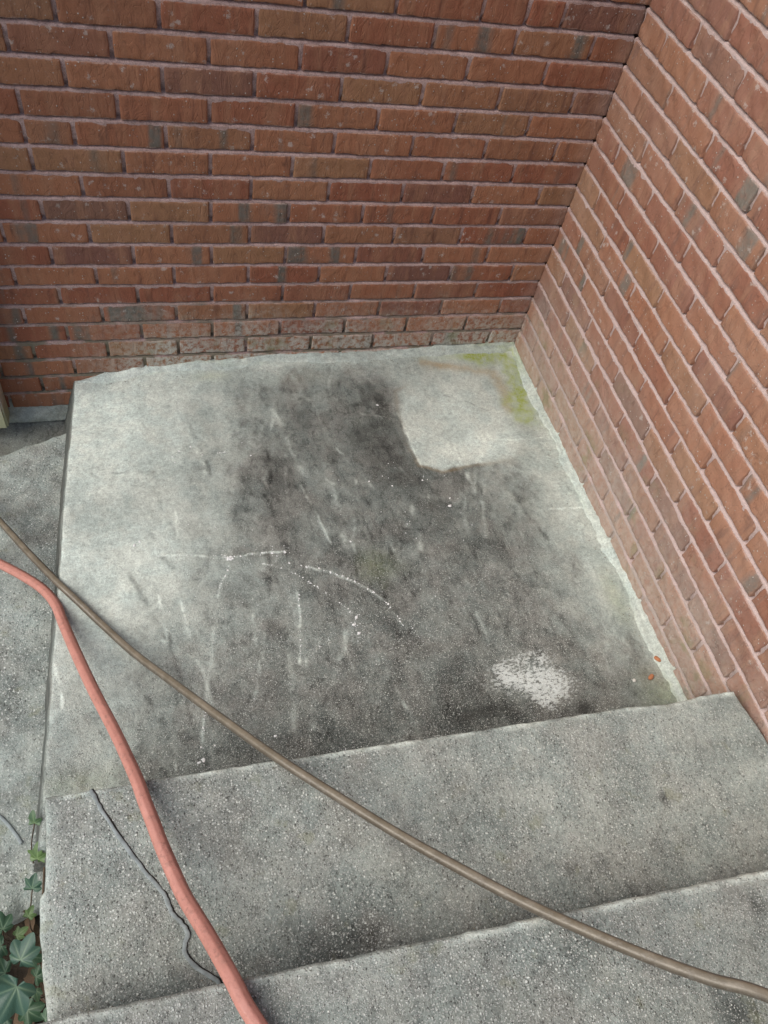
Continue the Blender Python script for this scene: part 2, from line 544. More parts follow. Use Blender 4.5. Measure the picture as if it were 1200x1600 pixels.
# foundation under the back wall, left of the landing: parged, uneven, mossy
xs = np.linspace(-2.7, -1.40, 261); zs = np.linspace(-.60, -.165, 74)
Zf, Xf = np.meshgrid(zs, xs, indexing='ij')
Yf = .004 - .020 * sstep(-.185, -.25, Zf) + .006 * fbm(Xf * 14, Zf * 22, 61, 4) + .0025 * fbm(Xf * 60, Zf * 80, 63, 3)
lip = -.256 + .006 * fbm(Xf * 6, 0 * Xf, 65, 3)
Yf = Yf + .020 * sstep(lip + .004, lip - .012, Zf) - (.14 + .02 * fbm(Xf * 8, Zf * 8, 68, 3)) * sstep(-.262, -.285, Zf)
sh = np.where(Zf > lip, .44, .17) * (1 + .3 * fbm(Xf * 9, Zf * 14, 66, 4))
sh = sh * (1 - .55 * sstep(-.205, -.18, Zf) * sstep(-.2, .3, fbm(Xf * 12, Zf * 30, 67, 3) + .2))
fnd = grid_mesh('foundation', np.stack([Xf, Yf, Zf], -1), attrs={'shade': sh, 'worn': sh * 0 + .15})
child('foundation', fnd, M_PARGE, wall_back)

# ------------------------------------------------------------------ landing
def x_left(y):
    return -1.468 + .048 * y                  # left edge runs out slightly towards the steps
_zx = [-1.7, -1.49, -1.40, -1.29, -1.10, -.70, -.25, 0.1]
_zz = [-.108, -.098, -.084, -.062, -.040, -.024, -.014, -.008]
def land_z(x, y):
    zw = np.interp(x, _zx, _zz)
    zf = -.018 + .030 * x - .036 * y
    t = np.clip(-y / .55, 0, 1); t = t * t * (3 - 2 * t)
    return zw * (1 - t) + zf * t

def L2(u, v):
    z = -.03
    for _ in range(4):
        p = ray_hit(u, v, z); z = float(land_z(p[0], p[1]))
    return p[:2]

# weathering tone of the slab, read off the photograph on a coarse grid: row v, then u:tone pairs
TONE = {
 575: '150:205 230:200 310:195 400:168 480:152 560:142 640:160 700:172 760:172 810:192',
 630: '130:210 180:210 250:190 320:170 400:140 480:125 560:105 600:82 640:150 700:165 760:170 840:178',
 690: '130:205 180:205 250:190 320:165 400:135 480:122 540:112 590:74 640:110 680:140 740:150 800:165 860:172',
 750: '125:195 180:200 250:180 320:160 380:130 440:108 500:122 560:112 620:84 680:104 740:122 800:150 870:176',
 810: '120:178 180:172 250:186 320:165 380:128 440:108 500:108 560:118 620:100 680:100 740:108 800:130 870:168 915:182',
 870: '115:195 180:190 250:192 320:172 380:140 440:125 500:115 560:95 620:112 680:116 740:104 800:115 870:152 940:168',
 930: '110:185 180:196 250:176 320:150 380:140 440:120 500:116 560:105 620:104 680:128 740:116 800:110 870:142 960:158',
 1000: '105:175 180:186 250:160 320:142 400:130 480:126 560:116 620:100 700:104 780:110 860:120 940:150 1000:148',
 1070: '95:175 180:165 250:142 320:136 400:126 480:112 560:110 640:106 720:84 780:105 830:120 880:115 940:116 1020:126',
 1130: '90:150 150:160 220:150 300:120 400:106 480:100 560:96 640:96 720:88 790:85 850:90 910:78 980:110 1060:122',
 1195: '85:142 150:150 250:116 320:96 400:90 500:88',
}
NXL, NYL = 540, 510
yy = np.linspace(0.012, -1.405, NYL)
tt = np.linspace(0, 1, NXL)
YL = yy[:, None] + 0 * tt[None, :]
XL0 = x_left(YL) + .0030 * fbm(YL * 25, YL * 0 + 2.2, 70, 4)
XL = XL0 + (0.012 - XL0) * tt[None, :]
wx = XL + .020 * fbm(XL * 9, YL * 9, 71, 3); wy = YL + .020 * fbm(XL * 9 + 40, YL * 9, 72, 3)
num = np.zeros_like(XL); den = np.zeros_like(XL) + 1e-9
for v, row in TONE.items():
    for pr in row.split():
        u, t = pr.split(':')
        cx, cy = L2(int(u), v)
        g = np.exp(-((wx - cx) ** 2 / (2 * .046 ** 2) + (wy - cy) ** 2 / (2 * .056 ** 2)))
        num += g * float(t); den += g
far = den < 1e-4
tone = num / den
tone = np.where(far, 130, tone)
tone = tone + 11 * fbm(XL * 13, YL * 8, 73, 5) + 9 * fbm(XL * 45, YL * 30, 76, 4)
qx = XL + .05 * fbm(XL * 7, YL * 7, 210, 3); qy = YL + .05 * fbm(XL * 7 + 30, YL * 7, 213, 3)
mot = fbm(qx * 16, qy * 12, 216, 5)
tone = tone + 11 * mot * sstep(215, 120, tone) + 7 * mot + 10 * fbm(qx * 60, qy * 40, 218, 4) * sstep(215, 120, tone)
grime = sstep(.12, .42, fbm(qx * 26 + 11, qy * 22, 222, 5))
tone = tone - 9 * grime * sstep(190, 120, tone)
rid = 1 - np.abs(fbm(qx * 9 + 5, qy * 4.2 + 2 * qx, 230, 4)) * 5
tone = tone + 13 * np.clip(rid, 0, 1) ** 2 * (.35 + .65 * sstep(.0, .5, fbm(XL * 5, YL * 5, 236, 2) + .25)) * sstep(205, 130, tone)
vein = 1 - np.abs(fbm(qx * 13 + 25, qy * 7.0 - 3 * qx, 240, 4)) * 6
tone = tone - 15 * np.clip(vein, 0, 1) ** 2 * sstep(-.1, .4, fbm(XL * 6, YL * 6, 246, 2) + .1)
blot = sstep(.10, .22, fbm(qx * 18 + 3, qy * 15, 250, 5))
tone = tone - 14 * blot * sstep(200, 110, tone)
# long faint trowel / sweep marks
tone = tone + 5 * fbm(XL * 4 + YL * 2, YL * 50, 78, 3) * sstep(-.6, -1.2, XL)

def seg_mask(pts, width, wob=.003, seed=0):
    """soft line through photo points, in slab coordinates"""
    Q = [L2(*p) for p in pts]
    X = XL + wob * fbm(XL * 40, YL * 40, 80 + seed, 3); Y = YL + wob * fbm(XL * 40 + 9, YL * 40, 84 + seed, 3)
    d = np.full_like(XL, 9.)
    for (a, b) in zip(Q[:-1], Q[1:]):
        ab = b - a; l2 = ab @ ab + 1e-12
        t = np.clip(((X - a[0]) * ab[0] + (Y - a[1]) * ab[1]) / l2, 0, 1)
        d = np.minimum(d, np.hypot(X - a[0] - t * ab[0], Y - a[1] - t * ab[1]))
    return np.exp(-(d / width) ** 2)

def blob(u, v, r, ry=None, wob=.25, seed=0):
    c = L2(u, v); ry = ry or r
    n = 1 + wob * fbm(XL * 22, YL * 22, 90 + seed, 4)
    return np.exp(-(((XL - c[0]) / r) ** 2 + ((YL - c[1]) / ry) ** 2) / np.maximum(n, .2) ** 2)

def poly_dist(pts):
    Q = np.array([L2(*p) for p in pts])
    X = XL + .013 * fbm(XL * 15, YL * 15, 95, 5); Y = YL + .013 * fbm(XL * 15 + 7, YL * 15, 96, 5)
    inside = np.zeros(XL.shape, bool); d = np.full_like(XL, 9.)
    for i in range(len(Q)):
        a, b = Q[i], Q[(i + 1) % len(Q)]
        ab = b - a; t = np.clip(((X - a[0]) * ab[0] + (Y - a[1]) * ab[1]) / (ab @ ab), 0, 1)
        d = np.minimum(d, np.hypot(X - a[0] - t * ab[0], Y - a[1] - t * ab[1]))
        cond = (a[1] > Y) != (b[1] > Y)
        xi = a[0] + (Y - a[1]) * (b[0] - a[0]) / (b[1] - a[1] + 1e-12)
        inside ^= cond & (X < xi)
    return np.where(inside, -d, d)

# the pale rounded-square patch that something stood on
pd = poly_dist([(616, 612), (660, 588), (720, 592), (768, 600), (790, 630), (806, 668), (826, 690), (806, 716),
                (740, 727), (690, 737), (656, 728), (638, 700), (628, 660)])
softness = .014 + .075 * sstep(-.30, -.12, YL) + .05 * sstep(-.22, -.08, XL)
patch_m = sstep(.45, -1.0, (pd + .010 * fbm(XL * 34, YL * 34, 98, 4)) / softness)
patch_tone = 184 + 20 * fbm(XL * 11, YL * 11, 97, 5) + 18 * blob(745, 695, .10, .06) - 14 * blob(660, 640, .06, .05)
tone = tone * (1 - patch_m) + patch_tone * patch_m
edge_m = np.exp(-(pd / .007) ** 2) * np.clip(blob(700, 735, .20, .09) + .5 * blob(640, 640, .06, .15), 0, 1)
rust = .34 * edge_m + .50 * seg_mask([(660, 568), (720, 575), (770, 582), (788, 612), (794, 640)], .018, .012, 2) \
    + .22 * blob(690, 572, .05, .02) + .12 * blob(1015, 1055, .05, .03) + .10 * blob(470, 590, .10, .03)
moss = .95 * (.45 + .9 * np.clip(fbm(XL * 24, YL * 24, 260, 4) + .45, 0, 1)) * seg_mask([(735, 553), (785, 560), (804, 585), (812, 625), (828, 652)], .034, .030, 3) \
    + .35 * blob(812, 640, .03, .035, seed=2) + .30 * blob(787, 630, .012, .014, seed=3) + .45 * blob(735, 556, .12, .018) \
    + .20 * blob(330, 588, .06, .02) + .25 * blob(1050, 1085, .07, .05, seed=4) + .20 * blob(960, 930, .03, .08, seed=5) \
    + .16 * blob(590, 885, .05, .05, .6, seed=6) + .12 * blob(120, 1225, .08, .03)
chalk = 1.15 * blob(855, 1076, .085, .062, .5) + .62 * blob(785, 1052, .10, .06, .8, 3) + .5 * blob(830, 1026, .07, .035, .8, 4)
chalk = np.clip(chalk, 0, 1)
black = np.clip(.60 * blob(770, 1108, .10, .035, .7, 5) + .9 * blob(912, 1105, .035, .03, .4, 6) + .55 * blob(745, 1075, .06, .05, .5, 7)
                + .75 * blob(598, 640, .035, .09, .5, 8) + .55 * blob(610, 745, .06, .05, .6, 9) + .5 * blob(405, 660, .05, .015, .5, 10)
                + .45 * blob(690, 800, .05, .05, .7, 11) + .35 * blob(560, 1130, .2, .03, .6, 12) + .35 * blob(440, 760, .03, .09, .6, 13)
                + .3 * blob(720, 1120, .1, .03, .5, 15), 0, 1)
tone = tone - 18 * black
# pale ridges left in the finish and thin scratches
RIDGE = [([(470, 760), (486, 785), (502, 818), (522, 858)], .0042, 36), ([(600, 828), (622, 868), (640, 905), (642, 930)], .0042, 36),
         ([(740, 890), (750, 925), (748, 955)], .005, 26), ([(596, 700), (640, 745), (662, 778)], .0035, 22),
         ([(845, 796), (880, 794), (915, 792)], .004, 36), ([(528, 642), (560, 646), (600, 652)], .004, 26),
         ([(246, 925), (256, 960), (262, 1000)], .005, 34), ([(280, 935), (288, 960), (292, 985)], .004, 30),
         ([(255, 790), (255, 860)], .004, 26), ([(275, 800), (277, 860)], .003, 20), ([(415, 985), (406, 1050), (392, 1110)], .005, 26),
         ([(268, 1150), (274, 1180), (278, 1205)], .004, 34), ([(328, 1040), (322, 1090), (318, 1120)], .005, 30),
         ([(338, 930), (333, 985), (328, 1040)], .006, 26), ([(760, 684), (800, 688), (850, 684)], .0025, 26),
         ([(690, 615), (735, 630), (762, 642)], .002, -40), ([(500, 740), (525, 760)], .004, 22), ([(410, 745), (425, 780)], .004, 20),
         ([(88, 1040), (98, 1090), (102, 1140)], .004, 44), ([(290, 1195), (330, 1188)], .004, 20), ([(630, 825), (660, 828)], .004, -40),
         ([(250, 868), (300, 867), (356, 872), (400, 865), (447, 861)], .0035, 44), ([(358, 874), (356, 892), (345, 912), (340, 936)], .004, 46),
         ([(450, 880), (490, 888), (522, 896), (560, 912), (590, 930), (612, 950), (626, 972)], .0035, 40),
         ([(412, 880), (455, 893), (500, 920), (535, 945), (552, 958)], .003, 30), ([(466, 925), (468, 952), (470, 1000), (468, 1035)], .004, 46),
         ([(320, 1110), (317, 1140), (316, 1186)], .0045, 50), ([(524, 700), (560, 735), (590, 770)], .004, 24), ([(670, 830), (700, 880), (712, 930)], .004, 22),
         ([(540, 1010), (560, 1060), (575, 1120)], .004, 22), ([(395, 960), (402, 1010)], .003, 26), ([(255, 1000), (290, 1020), (330, 1040)], .004, 26),
         ([(845, 690), (880, 720)], .003, 22), ([(300, 690), (390, 690)], .003, 20), ([(170, 740), (240, 737)], .003, -22)]
_rs = random.Random(5)
for _ in range(44):                       # many faint brush and drip strokes, mostly running down the slab
    u0 = _rs.uniform(200, 800); v0 = _rs.uniform(620, 1120); ln = _rs.uniform(40, 150); sl = _rs.gauss(.22, .22)
    pts_ = [(u0, v0)]
    for q in range(3):
        pts_.append((pts_[-1][0] + sl * ln / 3 + _rs.gauss(0, 5), pts_[-1][1] + ln / 3))
    pts_ = [p for p in pts_ if p[1] < 1180]
    if len(pts_) > 1:
        RIDGE.append((pts_, _rs.uniform(.0028, .0085), _rs.choice([18, 24, 30, -20, -26, -32])))
ridge_h = np.zeros_like(XL)
for i, (pts, wd, amt) in enumerate(RIDGE):
    m_ = seg_mask(pts, wd, .004, i) * np.clip(.42 + 1.5 * fbm(XL * 34, YL * 34, 99, 4), 0, 1.1)
    m_ = np.clip(m_, 0, 1)
    tone = tone + 1.6 * amt * m_
    if amt > 30: ridge_h += .0018 * m_
# lighter cement skin along the walls and the worn left arris
tone = tone + (206 - tone) * .85 * np.exp(-(np.maximum(-YL, 0) / (.036 + .016 * fbm(XL * 9, YL * 0, 270, 3))) ** 2)
tone = tone + (178 - tone) * .6 * np.exp(-(np.maximum(-XL, 0) / .040) ** 2)
dl = XL - XL0
tone = tone + 26 * np.exp(-(dl / .010) ** 2) * (.5 + fbm(XL * 0 + 3, YL * 40, 101, 3))
tone = np.clip(tone * .95 + 23, 52, 228)
shade = .98 * (tone / 255.0) ** 2.2
worn = np.clip(.16 + .60 * sstep(-.65, -1.15, YL) * sstep(-.05, -.25, XL) + .20 * sstep(-.3, -.7, YL)
               - .5 * blob(165, 900, .16, .5) - .3 * blob(900, 800, .14, .5), .06, 1)
ZL = land_z(XL, YL) + .0022 * fbm(XL * 7, YL * 7, 102, 3) + .0007 * fbm(XL * 60, YL * 60, 104, 3) + ridge_h - .0008 * patch_m
# extra columns: rounded left arris, then the battered left face
cols = [(-.0035, -.0015), (-.0060, -.0050), (-.0075, -.0100)]
PX, PY, PZ = [XL], [YL], [ZL]
attrs = {'shade': shade, 'worn': worn, 'moss': np.clip(moss, 0, 1), 'rust': np.clip(rust, 0, 1), 'chalk': chalk, 'black': black}
ext = []
for (dx, dz) in cols:
    ext.append((XL[:, :1] + dx, YL[:, :1], ZL[:, :1] + dz, .22, .3))
for f in np.linspace(.12, 1, 9):
    zb = -.30
    ext.append((XL[:, :1] - .0075 - .062 * f + .002 * fbm(YL[:, :1] * 20, f * 9 + YL[:, :1] * 0, 106, 3), YL[:, :1],
                (ZL[:, :1] - .010) * (1 - f) + zb * f, .115, .05))
left = [np.concatenate([e[i] for e in ext[::-1]], 1) for i in range(3)]
PXa = np.concatenate([left[0], XL], 1); PYa = np.concatenate([left[1], YL], 1); PZa = np.concatenate([left[2], ZL], 1)
ne = len(ext)
A2 = {}
for kk, a in attrs.items():
    if kk == 'shade':
        l = np.concatenate([np.full((NYL, 1), e[3]) * (1 + .25 * fbm(YL[:, :1] * 15, YL[:, :1] * 0 + i, 107, 3)) for i, e in enumerate(ext[::-1])], 1)
    elif kk == 'worn':
        l = np.concatenate([np.full((NYL, 1), e[4]) for e in ext[::-1]], 1)
    else:
        l = np.zeros((NYL, ne))
    A2[kk] = np.concatenate([l, a], 1)
PXa = np.concatenate([PXa, PXa[-1:]], 0); PYa = np.concatenate([PYa, PYa[-1:] - .004], 0); PZa = np.concatenate([PZa, PZa[-1:] * 0 - .32], 0)
A2 = {kk: np.concatenate([a, a[-1:]], 0) for kk, a in A2.items()}
me = grid_mesh('landing', np.stack([PXa, PYa, PZa], -1), flip=True, attrs=A2)
landing = empty('concrete_landing', (-.75, -.7, -.30), 'stained grey concrete landing slab in the corner between two brick walls', 'landing')
child('slab', me, M_LAND, landing)

# ragged cement fillets where slab meets brick
def fillet(along_a, length, d0, seed):
    n = int(length / .006); prof = 9
    s = np.linspace(0, length, n); f = np.linspace(0, 1, prof)
    S, Fq = np.meshgrid(s, f, indexing='ij')
    out = .026 + .022 * fbm(S * 5, S * 0, 110 + seed, 3) + .007 * fbm(S * 50, S * 0, 112 + seed, 2)
    up = .014 + .010 * fbm(S * 5, S * 0 + 4, 114 + seed, 3) + .006 * fbm(S * 45, S * 0, 116 + seed, 3)
    tap = sstep(length, length - (.10 if along_a else .02), S)
    out = np.maximum(out, .008)
    up = np.maximum(up, .002) * tap; out = out * (.25 + .75 * tap)
    o = out * (1 - Fq) ** 1.5
    z = up * Fq ** 1.6 + .0025 * np.sin(Fq * math.pi) + .0016 * fbm(S * 60, Fq * 4, 118 + seed, 3) * np.sin(Fq * math.pi)
    z = z + np.where(Fq < .01, -.003, .0008)
    o = np.where(Fq > .99, -.012, o)
    if along_a:
        X, Y = -S - d0, -o - .001
    else:
        X, Y = -o - .001, -S - d0
    Z = z + land_z(X, Y)
    tn = 192 + 16 * fbm(S * 9, Fq * 3, 119 + seed, 4) + 12 * fbm(S * 40, Fq * 5, 121 + seed, 3)
    if along_a: tn = tn + 18 * sstep(.9, 1.2, S) - 14 * sstep(.9, .5, S)
    ms = .55 * np.exp(-(S / .16) ** 2) * np.clip(.5 + fbm(S * 16, Fq * 2, 122 + seed, 3), 0, 1)
    ms = ms + .35 * np.clip(fbm(S * 6 + 3, Fq * 2, 123 + seed, 3) - .1, 0, 1)
    z0 = S * 0
    me = grid_mesh('mortar_fillet', np.stack([X, Y, Z], -1), flip=not along_a,
                   attrs={'shade': (np.clip(tn, 60, 225) / 255) ** 2.2, 'worn': z0 + .12, 'moss': ms, 'rust': z0, 'chalk': z0, 'black': z0})
    return me
child('mortar_fillet', fillet(True, 1.46, .0, 0), M_LAND, landing)
child('mortar_fillet', fillet(False, 1.40, .0, 5), M_LAND, landing)

# ------------------------------------------------------------------ steps
def step_mesh(name, za, front, xl, xr, depth, hgt, seed, shade_fn, slope=0.0):
    nx, ny = 300, int(depth / .005)
    t = np.linspace(0, 1, nx); s = np.linspace(0, 1, ny)
    over = [(.0065, hgt), (.0065, hgt * .5), (.0060, .012), (.0045, .0055), (.0022, .0016)]
    T = np.concatenate([np.zeros(5), t, np.ones(5)])
    oc = np.array([o[0] for o in over] + [0] * nx + [o[0] for o in over[::-1]]); oc[:5] *= -1
    dc = np.array([o[1] for o in over] + [0] * nx + [o[1] for o in over[::-1]])
    S = np.concatenate([np.zeros(5), s])
    orr = np.array([o[0] for o in over] + [0] * ny); dr = np.array([o[1] for o in over] + [0] * ny)
    TT, SS = np.meshgrid(T, S); OC, OR = np.meshgrid(oc, orr); DC, DR = np.meshgrid(dc, dr)
    Y0 = front(-1.48 + 1.46 * TT)
    Y = Y0 - SS * depth
    X = xl(Y) + (xr(Y) - xl(Y)) * TT
    dl_ = X - xl(Y); df = Y0 - Y; drr = xr(Y) - X
    chipn = fbm(X * 16, X * 0 + seed, 120 + seed, 4)
    chip = .0010 * chipn + .0013 * fbm(X * 75, X * 0 + seed, 134 + seed, 3) + .012 * np.clip(fbm(X * 5.3, X * 0 + seed + 2, 124 + seed, 2) - .42, 0, 1)
    Y = Y + OR - chip * np.exp(-df / .012) * 1.0
    X = X + OC + .0028 * fbm(Y * 30, Y * 0 + seed, 126 + seed, 4) * (np.exp(-dl_ / .012) - np.exp(-drr / .012))
    drop = np.maximum(DC, DR)
    Z = za - drop + slope * (X + .75) + .0022 * fbm(X * 6, Y * 6, 128 + seed, 3) + .0009 * fbm(X * 55, Y * 55, 130 + seed, 3)
    edge = np.exp(-df / .010) + np.exp(-dl_ / .008)
    Z = Z - .0022 * np.clip(edge, 0, 1) * (1 + fbm(X * 30, Y * 30, 132 + seed, 3))
    sh, wn_ = shade_fn(X, Y, df, dl_, drr)
    return grid_mesh(name, np.stack([X, Y, Z], -1), attrs={'shade': sh, 'worn': wn_})

Z1, Z2, Z3 = .25, .43, .61
def front1(x): return -1.3905 - .0225 * (x + 1.48) - .0 * x
def front2(x): return -1.757 - .033 * np.clip(x + 1.45, 0, 2)
def front3(x): return -2.150 - .020 * (x + 1.45)
def xl1(y): return -1.478 - .007 * sstep(-1.545, -1.556, y) + .012 * sstep(-1.6, -1.75, y)
def xl2(y): return -1.478 + 0 * y
def xr1(y): return -.025 + .017 * sstep(-1.42, -1.54, y)
def xr2(y): return -.012 + 0 * y

def shade1(X, Y, df, dl_, drr):
    t = 150 + 16 * fbm(X * 4, Y * 5, 140, 4) + 13 * fbm(X * 20, Y * 20, 141, 3)
    t = t + 62 * np.exp(-(df / .006) ** 2) * np.clip(.55 + fbm(X * 25, X * 0, 142, 3), 0, 1.2)
    t = t + 24 * np.exp(-dl_ / .02) * np.clip(.7 + fbm(Y * 25, X * 0, 143, 3), 0, 1.3)
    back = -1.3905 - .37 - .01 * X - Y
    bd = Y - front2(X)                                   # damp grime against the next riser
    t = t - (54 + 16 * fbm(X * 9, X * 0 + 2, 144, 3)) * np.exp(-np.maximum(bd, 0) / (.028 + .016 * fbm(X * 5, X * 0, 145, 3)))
    c = ray_hit(545, 1470, Z1)
    t = t - 26 * np.exp(-(((X - c[0]) / .09) ** 2 + ((Y - c[1]) / .035) ** 2))
    c = ray_hit(1040, 1248, Z1)
    t = t - 50 * np.exp(-(((X - c[0]) ** 2 + (Y - c[1]) ** 2) / .011 ** 2))
    c = ray_hit(320, 1360, Z1)
    t = t + 22 * np.exp(-(((X - c[0]) ** 2 + (Y - c[1]) ** 2) / .022 ** 2))
    t = t + 10 * sstep(-.35, 0, X)
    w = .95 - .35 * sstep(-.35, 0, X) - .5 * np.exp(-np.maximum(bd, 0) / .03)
    w = np.clip(w + .25 * fbm(X * 6, Y * 6, 146, 3), .08, 1)
    return (np.clip(t, 35, 230) / 255) ** 2.2, w
def shade2(X, Y, df, dl_, drr):
    t = 148 + 16 * fbm(X * 4, Y * 5, 150, 4) + 13 * fbm(X * 20, Y * 20, 151, 3)
    t = t + 66 * np.exp(-(df / .007) ** 2) * np.clip(.6 + 1.1 * fbm(X * 18, X * 0, 152, 3), 0, 1.4)
    w = np.clip(.95 + .25 * fbm(X * 6, Y * 6, 156, 3), .1, 1)
    for (u, v, r) in ((1185, 1415, .018), (1150, 1585, .03)):
        c = ray_hit(u, v, Z2)
        t = t - 48 * np.exp(-(((X - c[0]) ** 2 + (Y - c[1]) ** 2) / r ** 2))
    return (np.clip(t, 35, 230) / 255) ** 2.2, w

steps = empty('concrete_steps', (-.75, -1.9, -.26), 'weathered exposed aggregate concrete steps climbing from the landing', 'steps')
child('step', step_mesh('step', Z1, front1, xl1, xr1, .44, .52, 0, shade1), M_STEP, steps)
child('step', step_mesh('step', Z2, front2, xl2, xr2, .46, .70, 7, shade2), M_STEP, steps)
child('step', step_mesh('step', Z3, front3, xl2, xr2, .90, .88, 13, shade2), M_STEP, steps)

# ------------------------------------------------------------------ ground and path
PATH_Z = -.205
def soil_z(x, y):
    return -.275 - .12 * sstep(-.30, -.12, np.asarray(y, float)) + .012 * fbm(x * 3, y * 3, 160, 3) + .010 * fbm(x * 16, y * 16, 161, 3)
gx = np.concatenate([[-60, -20, -8, -4], np.linspace(-2.9, -1.35, 200), [-.8, 0.5, 4, 20, 60]])
gy = np.concatenate([[60, 20, 5, 1.0], np.linspace(.12, -2.3, 310), [-3.2, -6, -20, -60]])
GX, GY = np.meshgrid(gx, gy)
GZ = soil_z(GX, GY)
k = N('damp_soil'); w = k.pos()
n1 = k.noise(w, 30, 6, .7); n2 = k.noise(w, 160, 5, .7)
c = k.mix(k.ss(n1, .3, .7), (.026, .020, .014), (.075, .055, .036))
c = k.mix(k.ss(n2, .58, .72, 0, .6), c, (.15, .11, .075))
M_SOIL = k.out(c, .95, k.bump(k.add(n1, n2), 1.0, .012))
ground = link('ground', grid_mesh('ground', np.stack([GX, GY, GZ], -1), flip=True), M_SOIL)
tag(ground, 'dark damp soil beside the concrete steps', 'ground', kind='structure')

def path_edge_back(x):      # broken edge next to the house wall
    return -.105 + .34 * (x + 1.50) + .012 * fbm(x * 16, x * 0, 170, 4)
def path_edge_front(x):
    return -1.475 + .10 * (x + 1.6) + .020 * fbm(x * 11, x * 0 + 3, 172, 4)
nx, ny = 230, 270
t = np.linspace(0, 1, nx); s = np.linspace(0, 1, ny)
over = [(.010, .10), (.009, .03), (.006, .010), (.003, .003)]
oT = np.concatenate([np.zeros(4), s, np.ones(4)])
oo = np.array([o[0] for o in over] + [0] * ny + [-o[0] for o in over[::-1]])
od = np.array([o[1] for o in over] + [0] * ny + [o[1] for o in over[::-1]])
TT, SS = np.meshgrid(t, oT)
_, OO = np.meshgrid(t, oo); _, OD = np.meshgrid(t, od)
X = -2.75 + (2.75 - 1.505) * TT
yb, yf = path_edge_back(X), path_edge_front(X)
Y = yb + (yf - yb) * SS + OO
dist_b = np.abs(yb - Y); dist_f = np.abs(Y - yf)
Z = PATH_Z - OD + .004 * fbm(X * 5, Y * 5, 174, 3) + .0022 * fbm(X * 28, Y * 28, 176, 4) \
    - .010 * np.exp(-dist_b / .02) * (1 + fbm(X * 20, Y * 20, 178, 3)) - .02 * np.exp(-dist_f / .03) * (1 + fbm(X * 15, Y * 15, 179, 3))
tn = 150 + 34 * fbm(X * 6, Y * 6, 180, 4) + 22 * fbm(X * 22, Y * 22, 181, 3)
tn = tn + 34 * np.exp(-(((X + 1.60) / .12) ** 2 + ((Y + .27) / .12) ** 2)) * np.clip(fbm(X * 30, Y * 30, 182, 3) + .4, 0, 1.3)
tn = tn + 30 * np.exp(-dist_b / .05)
tn = tn - 34 * np.exp(-np.abs(X + 1.545) / .022) * np.clip(.6 + fbm(X * 6, Y * 9, 183, 3), 0, 1)
tn = tn + 28 * np.exp(-dist_f / .10)
sh = (np.clip(tn, 45, 225) / 255) ** 2.2
wr = np.clip(.85 + .3 * fbm(X * 7, Y * 7, 184, 3), .1, 1)
path = link('path', grid_mesh('path', np.stack([X, Y, Z], -1), flip=True, attrs={'shade': sh, 'worn': wr}), M_PATH)
tag(path, 'rough worn concrete path lower than the landing', 'path', kind='structure')

# ------------------------------------------------------------------ sweeps: hoses, crack filler, stems
def catmull(P, n=14):
    P = np.array(P, float)
    P = np.vstack([2 * P[0] - P[1], P, 2 * P[-1] - P[-2]])
    out = []
    for i in range(1, len(P) - 2):
        p0, p1, p2, p3 = P[i - 1:i + 3]
        for t in np.linspace(0, 1, n, endpoint=False):
            out.append(.5 * ((2 * p1) + (-p0 + p2) * t + (2 * p0 - 5 * p1 + 4 * p2 - p3) * t * t + (-p0 + 3 * p1 - 3 * p2 + p3) * t ** 3))
    out.append(P[-2])
    return np.array(out)

def sweep(name, pts, rad, seg=16, profile=None, flat=1.0, twist=0.0, rads=None):
    """tube along pts; frames keep 'up' near world z"""
    pts = np.array(pts, float); n = len(pts)
    tan = np.gradient(pts, axis=0); tan /= np.linalg.norm(tan, axis=1)[:, None] + 1e-12
    up = np.array([0, 0, 1.0])
    side = np.cross(tan, up); side /= np.linalg.norm(side, axis=1)[:, None] + 1e-12
    nrm = np.cross(side, tan)
    a = np.linspace(0, 2 * math.pi, seg, endpoint=False)
    pr = np.ones(seg) if profile is None else profile(a)
    V = np.zeros((n, seg, 3))
    s = np.concatenate([[0], np.cumsum(np.linalg.norm(np.diff(pts, axis=0), axis=1))])
    for i in range(n):
        aa = a + twist * s[i]
        r = rad if rads is None else rads[i]
        V[i] = pts[i] + r * pr[:, None] * (np.cos(aa)[:, None] * side[i] + flat * np.sin(aa)[:, None] * nrm[i])
    F = []
    for i in range(n - 1):
        for j in range(seg):
            k2 = (j + 1) % seg
            F.append((i * seg + j, i * seg + k2, (i + 1) * seg + k2, (i + 1) * seg + j))
    F.append(tuple(range(seg))[::-1]); F.append(tuple((n - 1) * seg + j for j in range(seg)))
    me = mesh_np(name, V.reshape(-1, 3), F)
    ang = me.attributes.new('around', 'FLOAT', 'POINT')
    ang.data.foreach_set('value', np.tile(np.abs(np.cos(a)), n).astype(np.float32))
    bm = bmesh.new(); bm.from_mesh(me); bmesh.ops.recalc_face_normals(bm, faces=bm.faces); bm.to_mesh(me); bm.free()
    return me

def px3(lst):
    return [ray_hit(u, v, z) for (u, v, z) in lst]

